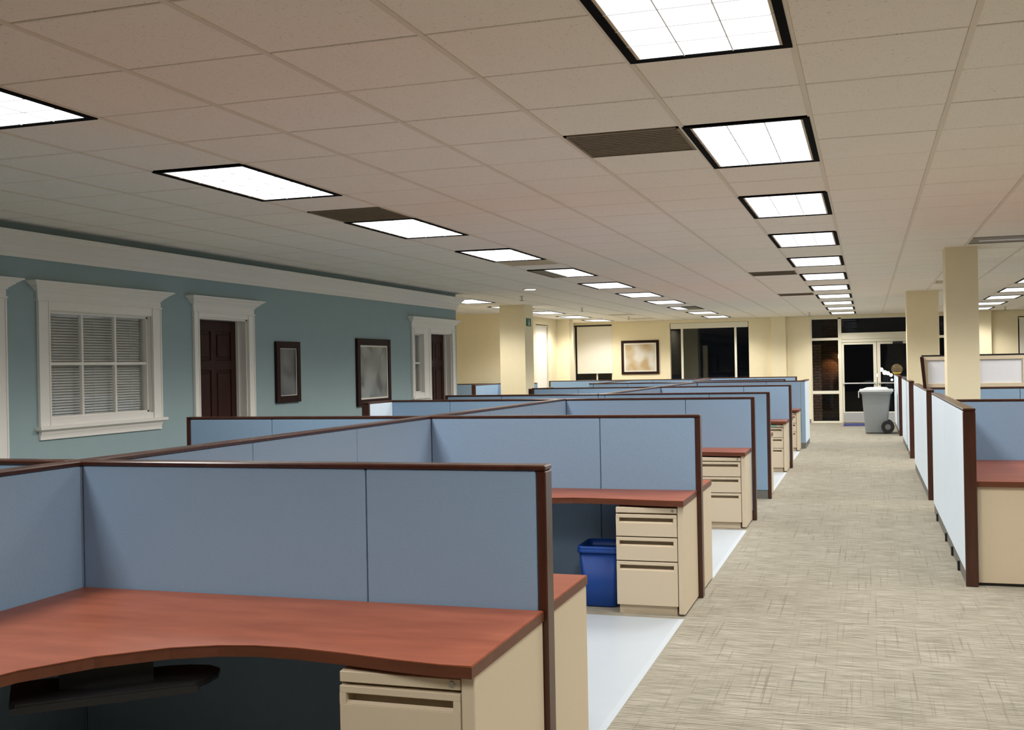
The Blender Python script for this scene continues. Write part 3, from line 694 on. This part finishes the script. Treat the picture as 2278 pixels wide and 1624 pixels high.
for k in (1, 2, 4, 5):
    ya, yb = CY[k] + TH + .004, CY[k + 1] - .004; L = (yb - ya) / 3
    divider(SP[k], 'y', SX0, ya, yb, [ya + L, ya + 2 * L])
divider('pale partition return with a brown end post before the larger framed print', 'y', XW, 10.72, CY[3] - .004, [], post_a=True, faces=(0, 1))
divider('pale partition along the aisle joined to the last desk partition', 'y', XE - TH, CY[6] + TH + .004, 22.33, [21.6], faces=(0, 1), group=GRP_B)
divider('blue partition return closing the far cubicle beside the sixth cross row', 'y', XW, CY[6], 24.4, [22.0, 23.2])
divider('low-showing blue partition just past the last desk cubicle', 'x', 22.65, -3.34, -1.56, [-2.1], post_b=True)
divider('blue partition before the far wall below the framed tan print', 'x', 25.0, -7.15, -3.36, [-5.89, -4.68], post_a=True)
divider('blue partition in front of the large dark far window', 'x', 26.4, -3.9, -1.56, [-2.5], post_b=True)
divider('blue partition spine running back toward the large dark far window', 'y', -3.34 - .082, 22.74, 24.9, [23.8])
divider('blue partition against the cream alcove wall past the teal wall', 'x', 22.4, -8.6, -6.68, [-7.7])
divider('short blue partition with a brown post in the alcove past the teal wall', 'y', -7.60, 20.9, 22.39, [21.6], post_a=True)
divider('small blue partition with brown post beside the doubled post', 'y', -5.235, 17.09, 18.3, [], post_a=True, h=1.235)

# right hand side of the aisle
RX = .632
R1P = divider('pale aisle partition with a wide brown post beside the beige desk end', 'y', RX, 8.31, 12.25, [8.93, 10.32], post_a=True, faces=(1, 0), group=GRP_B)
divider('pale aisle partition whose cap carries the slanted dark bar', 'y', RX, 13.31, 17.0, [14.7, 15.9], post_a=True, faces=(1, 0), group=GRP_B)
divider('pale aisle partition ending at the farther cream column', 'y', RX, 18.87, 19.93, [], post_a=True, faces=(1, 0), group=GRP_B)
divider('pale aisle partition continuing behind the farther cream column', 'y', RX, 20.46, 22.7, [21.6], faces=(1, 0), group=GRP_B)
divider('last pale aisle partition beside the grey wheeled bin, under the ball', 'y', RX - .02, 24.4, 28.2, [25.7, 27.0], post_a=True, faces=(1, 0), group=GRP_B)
divider('blue partition behind the beige desk end across the aisle', 'x', 10.12, RX + TH + .003, 3.0, [1.95])
divider('blue partition carrying the white framed screen', 'x', 14.3, RX + TH + .003, 3.0, [1.72])
divider('blue partition behind the farther cream column', 'x', 21.4, RX + TH + .003, 3.0, [1.95])
divider('dark blue partition meeting the last pale aisle partition near the ball', 'x', 25.0, RX + TH - .015, 3.0, [1.95])
for k, y in enumerate((8.94, 9.6, 10.33, 11.6)):
    bx('levelling_foot', BLACKM, R1P, RX - .012, y - .012, 0, RX + .004, y + .012, .075, .003)
# stack-on screen
t = thing('stacked_screen', 'white two-pane screen in a beige frame standing on a blue partition', 'screen', (1.7, 14.34, PH + .001))
z0, z1 = PH + .001, 1.645; SB = BEIGE
mb = MB(); mb.box(.655, 14.312, z0, 3.0, 14.368, z0 + .05, .003); mb.box(.655, 14.312, z1 - .065, 3.0, 14.368, z1 - .018, .003)
for x in (.655, 1.235, 1.757, 2.94): mb.box(x, 14.313, z0 + .05, x + .048, 14.367, z1 - .065)
mb.build('screen_frame', SB, t)
for a, b in ((.703, 1.235), (1.283, 1.757), (1.805, 2.94)): bx('screen_pane', SCREENW, t, a, 14.33, z0 + .05, b, 14.35, z1 - .065)
bx('top_rail', BLACKM, t, .63, 14.308, z1 - .018, 3.0, 14.372, z1, .004)
mb = MB(); mb.hexa([(.645, 14.25, PH + .001), (.68, 14.25, PH + .001), (.68, 14.30, PH + .001), (.645, 14.30, PH + .001)], [(.612, 14.25, z1 - .02), (.652, 14.25, z1 - .02), (.652, 14.30, z1 - .02), (.612, 14.30, z1 - .02)]); mb.build('slanted_bar', TRIM_D, t)

# ------------------------------------------------------------------ desks
DZ, DT = .735, .038
def desk(label, pts, end=None, end2=None, extra=None):
    xs = [p[0] for p in pts]; ys_ = [p[1] for p in pts]
    t = thing('desk', label, 'desk', (sum(xs) / len(xs), sum(ys_) / len(ys_), 0), 'cherry desks')
    MB().poly(pts, DZ - DT, DZ, .003, 1).build('worktop', [CHERRY, EDGE], t)
    for e in (end, end2):
        if e: bx('end_panel', BEIGE, t, e[0], e[1], .012, e[2], e[3], DZ - DT - .001, .003)
    return t
def corner_pts(yb, xe, depth=.74, xs=SX1 + .004, ret=None):
    yf = yb - depth; r = yf - .9 if ret is None else ret
    return [(xe, yb), (xs, yb), (xs, r), (xs + .60, r), (xs + .60, yf - .75), (xs + .615, yf - .52), (xs + .66, yf - .36), (xs + .78, yf - .17), (xs + .945, yf - .02), (xs + 1.08, yf + .045), (xs + 1.20, yf + .072), (xs + 1.34, yf + .072), (xs + 1.52, yf + .05), (xs + 1.70, yf + .018), (xe - .10, yf), (xe, yf)]
DXE = -1.105
desk('big cherry-topped corner desk with a curved front edge, in front of the camera', corner_pts(CY[1] - .004, DXE, .745, ret=1.4), (DXE - .045, CY[1] - .72, DXE - .003, CY[1] - .01))
desk('narrow cherry-topped desk behind the first blue partition, blue wastebasket beyond', [(DXE - .01, 3.83), (DXE - .01, 4.42), (-2.45, 4.42), (-2.46, 5.6), (SX1 + .004, 5.6), (SX1 + .004, 3.83)][::-1], (DXE - .045, 3.835, DXE - .013, 4.41))
desk('cherry desk sheltering the blue wastebasket, three beige drawers at its end', corner_pts(CY[2] - .004, DXE - .012, .60, ret=5.62), (DXE - .055, CY[2] - .58, DXE - .015, CY[2] - .01))
desk('cherry desk sliver showing behind the second brown partition post', [(DXE - .01, 7.615), (DXE - .01, 8.23), (-2.45, 8.23), (-2.46, 9.4), (SX1 + .004, 9.4), (SX1 + .004, 7.615)][::-1], (DXE - .045, 7.62, DXE - .013, 8.22))
desk('cherry desk with three beige drawers, third along the aisle', corner_pts(CY[3] - .004, DXE - .025, .60, ret=9.42), (DXE - .068, CY[3] - .58, DXE - .028, CY[3] - .01))
desk('cherry desk end behind the deskless blue partition', [(DXE - .01, 13.245), (DXE - .01, 13.85), (-2.45, 13.85), (-2.46, 15.1), (SX1 + .004, 15.1), (SX1 + .004, 13.245)][::-1], (DXE - .045, 13.25, DXE - .013, 13.84))
desk('cherry desk over green-tagged drawers, fourth along the aisle', corner_pts(CY[5] - .004, DXE - .025, .62, ret=15.12), (DXE - .068, CY[5] - .60, DXE - .028, CY[5] - .01))
desk('cherry desk end hidden behind the fifth cross partition', [(DXE - .01, 17.085), (DXE - .01, 17.7), (-2.45, 17.7), (-2.46, 18.9), (SX1 + .004, 18.9), (SX1 + .004, 17.085)][::-1], (DXE - .045, 17.09, DXE - .013, 17.69))
desk('last small-looking cherry desk beside the pale aisle partition', corner_pts(CY[6] - .004, DXE - .07, .62, ret=18.92), (DXE - .113, CY[6] - .60, DXE - .073, CY[6] - .01))
t = desk('cherry desk with a tall beige end panel across the aisle', [(RX + TH + .003, 8.345), (2.6, 8.345), (2.6, 10.11), (RX + TH + .003, 10.11)])
bx('end_panel', BEIGE, t, RX + TH + .006, 8.372, .02, 2.59, 8.402, DZ - DT - .001, .003)
bx('toe_gap_shade', BLACKM, t, RX + TH + .01, 8.385, 0, 2.58, 8.40, .02)  # black strip standing in for the shaded gap under the end panel

# keyboard tray under the front desk
t = thing('keyboard_tray', 'black keyboard tray hanging under the curved edge of the big corner desk', 'keyboard tray', (-2.25, 2.95, .62))
ang = math.atan2(3.006 - 2.664, -2.031 + 2.429)
def kt(u, v): return (-2.429 + u * math.cos(ang) - v * math.sin(ang), 2.664 + u * math.sin(ang) + v * math.cos(ang))
MB().poly([kt(*p) for p in [(0, 0), (.525, 0), (.56, .03), (.60, .09), (.615, .15), (.59, .20), (.53, .235), (.46, .25), (0, .27), (-.02, .25), (-.02, .02)]], .605, .622, .004).build('tray_board', BLACK, t)
MB().poly([kt(*p) for p in [(-.01, -.035), (.52, -.035), (.53, .004), (-.01, .004)]], .600, .628, .008).build('palm_rest', BLACK, t)
MB().poly([kt(*p) for p in [(.12, .10), (.40, .10), (.40, .30), (.12, .30)]], .622, .690).build('bracket', BLACKM, t)
bx('track', BLACKM, t, -2.62, 2.98, .690, -2.30, 3.22, .6965)

# filing pedestals
def make_ped():
    t = bpy.data.objects.new('filing_pedestal', None); link(t)
    w, d, h = .395, .56, .683
    mb = MB(); mb.box(0, .062, .058, w, d, h, .002); mb.box(0, .022, .645, w, .062, h); mb.box(0, .022, .058, .001, .062, .645); mb.box(w - .001, .022, .058, w, .062, .645); mb.box(.012, .03, .0, w - .012, d - .01, .058); mb.build('body', BEIGE, t, world=False)
    bx_ = lambda n, m, p, b, bev=0: MB().box(*b, bev).build(n, m, p, world=False)
    st = bx_('lock_strip', BEIGE, t, (.001, .003, .650, w - .001, .022, h), .002)
    MB().cyl((w - .028, .003, .667), .009, -.004, 'y', 14).build('lock', STEEL, st, world=False)
    for z0, z1 in ((.500, .640), (.345, .493), (.060, .338)):
        mb = MB(); s0, s1, a, b = .022, w - .024, z1 - .055, z1 - .022
        mb.box(.001, 0, b, w - .001, .060, z1, .002); mb.box(.001, 0, z0, w - .001, .014, a, .002); mb.box(.001, .014, z0, w - .001, .060, a - .012)
        mb.box(.001, .0005, a - .001, s0, .060, b + .001); mb.box(s1, .0005, a - .001, w - .001, .060, b + .001); mb.box(s0, .058, a - .012, s1, .060, b)
        dr = mb.build('drawer', BEIGE, t, world=False)
        mb = MB(); mb.hexa([(s0, .001, a), (s1, .001, a), (s1, .014, a), (s0, .014, a)], [(s0, .001, a + .001), (s1, .001, a + .001), (s1, .014, a + .009), (s0, .014, a + .009)])
        mb.build('handle', BEIGE, dr, world=False)
    return t
PED = make_ped()
peds = [(1, 3.03, 'beige three-drawer pedestal under the big corner desk', 0), (2, 6.95, 'beige three-drawer pedestal beside the blue wastebasket', 0), (3, 10.76, 'beige three-drawer pedestal under the third aisle desk', 0), (5, 16.42, 'beige drawer pedestal with a green tag, past the deskless partition', 1), (6, 20.25, 'beige drawer pedestal with a green tag under the last desk', 1)]
ends = {1: DXE - .045, 2: DXE - .055, 3: DXE - .068, 5: DXE - .068, 6: DXE - .113}
first = True
for k, y, lb, tag in peds:
    o = PED if first else dup(PED); first = False
    o.location = (ends[k] - .399, y, 0); o['label'] = lb; o['category'] = 'drawer pedestal'; o['group'] = 'beige drawer pedestals'
    if tag: MB().box(.16, -.001, .656, .30, .003, .678).build('tag', LABELG, o, world=False)

# wastebasket
t = thing('wastebasket', 'blue plastic wastebasket on the carpet under the second desk', 'wastebasket', (-1.70, 7.2, 0))
def rr(x0, y0, x1, y1, r, z): return [(x, y, z) for x, y in rrect(x0, y0, x1, y1, r)]
cx_, cy_ = -1.712, 7.235
def R_(w, d, z, r=.035): return rr(cx_ - w / 2, cy_ - d / 2, cx_ + w / 2, cy_ + d / 2, r, z)
MB().loft([R_(.215, .25, .002), R_(.225, .26, .012), R_(.262, .325, .36), R_(.250, .313, .36), R_(.205, .24, .014)], True).build('bin_body', BLUEP, t, True)
MB().loft([R_(.264, .327, .36), R_(.282, .345, .362), R_(.282, .345, .378), R_(.276, .339, .382), R_(.280, .343, .388), R_(.280, .343, .404), R_(.266, .329, .406), R_(.252, .315, .362)], False).build('rim', BLUEP, t, True)

# chair mats
for lb, b in (('grey-blue chair mat on the carpet before the desk with the blue wastebasket', (-2.42, 4.46, -1.118, 6.885)), ('grey-blue chair mat in the bay of the third desk', (-2.42, 8.27, -1.118, 10.66)),
              ('grey-blue chair mat in front of the first green-tagged drawers', (-2.42, 13.9, -1.13, 16.32)), ('grey-blue chair mat in front of the last drawers', (-2.42, 17.8, -1.16, 20.15))):
    t = thing('chair_mat', lb, 'chair mat', ((b[0] + b[2]) / 2, (b[1] + b[3]) / 2, 0), 'chair mats in the cubicles')
    mb = MB(); mb.hexa([(b[0], b[1], .0005), (b[2], b[1], .0005), (b[2], b[3], .0005), (b[0], b[3], .0005)], [(b[0] + .03, b[1] + .03, .006), (b[2] - .03, b[1] + .03, .006), (b[2] - .03, b[3] - .03, .006), (b[0] + .03, b[3] - .03, .006)])
    mb.build('mat_sheet', VINYL, t)

# wheeled bin
bxx, byy = .17, 25.45
t = thing('wheeled_bin', 'grey two-wheeled rubbish bin with pale lid in the aisle', 'bin', (bxx, byy, 0))
def q4(x0, x1, y0, y1, z, r=.05): return rr(x0, y0, x1, y1, r, z)
MB().loft([q4(-.055, .37, 25.15, 25.62, .012), q4(-.062, .385, 25.14, 25.63, .04), q4(-.105, .44, 25.08, 25.68, .60), q4(-.125, .47, 25.06, 25.70, .86), q4(-.150, .50, 25.04, 25.72, .87), q4(-.150, .50, 25.04, 25.72, .91)]).build('tub', GREYP, t, True)
mb = MB(); mb.loft([q4(-.175, .52, 25.02, 25.74, .905), q4(-.18, .525, 25.015, 25.745, .925), q4(-.17, .52, 25.02, 25.74, .955)]); mb.loft([q4(-.13, .45, 25.08, 25.68, .955), q4(-.02, .40, 25.13, 25.63, .995), q4(.05, .33, 25.18, 25.58, 1.0)])
mb.build('lid', LIDP, t, False)
bx('lid_clip', LIDP, t, -.20, 25.1, .78, -.178, 25.16, .93, .006)
mb = MB(); mb.cyl((.54, 25.10, .93), .015, .56, 'y', 10); mb.box(.50, 25.12, .915, .545, 25.16, .945); mb.box(.50, 25.6, .915, .545, 25.64, .945); mb.build('handle', BLACK, t)
for yy in (25.03, 25.66):
    w = MB().cyl((.40, yy, .15), .135, .07, 'y', 24).build('wheel', BLACK, t); MB().cyl((.40, yy - .006, .15), .06, .08, 'y', 16).build('hub', GREYB, w)
MB().cyl((.40, 25.08, .15), .015, .6, 'y', 10).build('axle', BLACKM, t)
# door mat
t = thing('door_mat', 'dark blue door mat in front of the glass doors', 'mat', (.0, 28.6, 0)); bx('mat_sheet', MATB, t, -.58, 28.0, .0005, .60, 29.1, .012, .004)
# ball on the last partition
VINYLC, nt, b = mat('clear_vinyl'); b.inputs['Base Color'].default_value = (.55, .42, .22, 1); b.inputs['Roughness'].default_value = .25; b.inputs['Alpha'].default_value = .16
t = thing('beach_ball', 'clear ball with a yellow band resting on the last pale partition', 'ball', (RX + .02, 27.0, PH))
mb = MB(); bmesh.ops.create_uvsphere(mb.bm, u_segments=24, v_segments=16, radius=.125); bmesh.ops.translate(mb.bm, verts=mb.bm.verts, vec=(RX + .02, 27.0, PH + .126)); mb.build('ball_skin', VINYLC, t, True)
mb = MB(); n = 24
rings = []
for rr_, z in ((.062, .016), (.098, .048), (.1005, .046), (.064, .013)): rings.append([(RX + .02 + rr_ * math.cos(2 * math.pi * k / n), 27.0 + rr_ * math.sin(2 * math.pi * k / n), PH + z) for k in range(n)])
mb.loft(rings, False); mb.build('yellow_band', YELLOW, t, True)
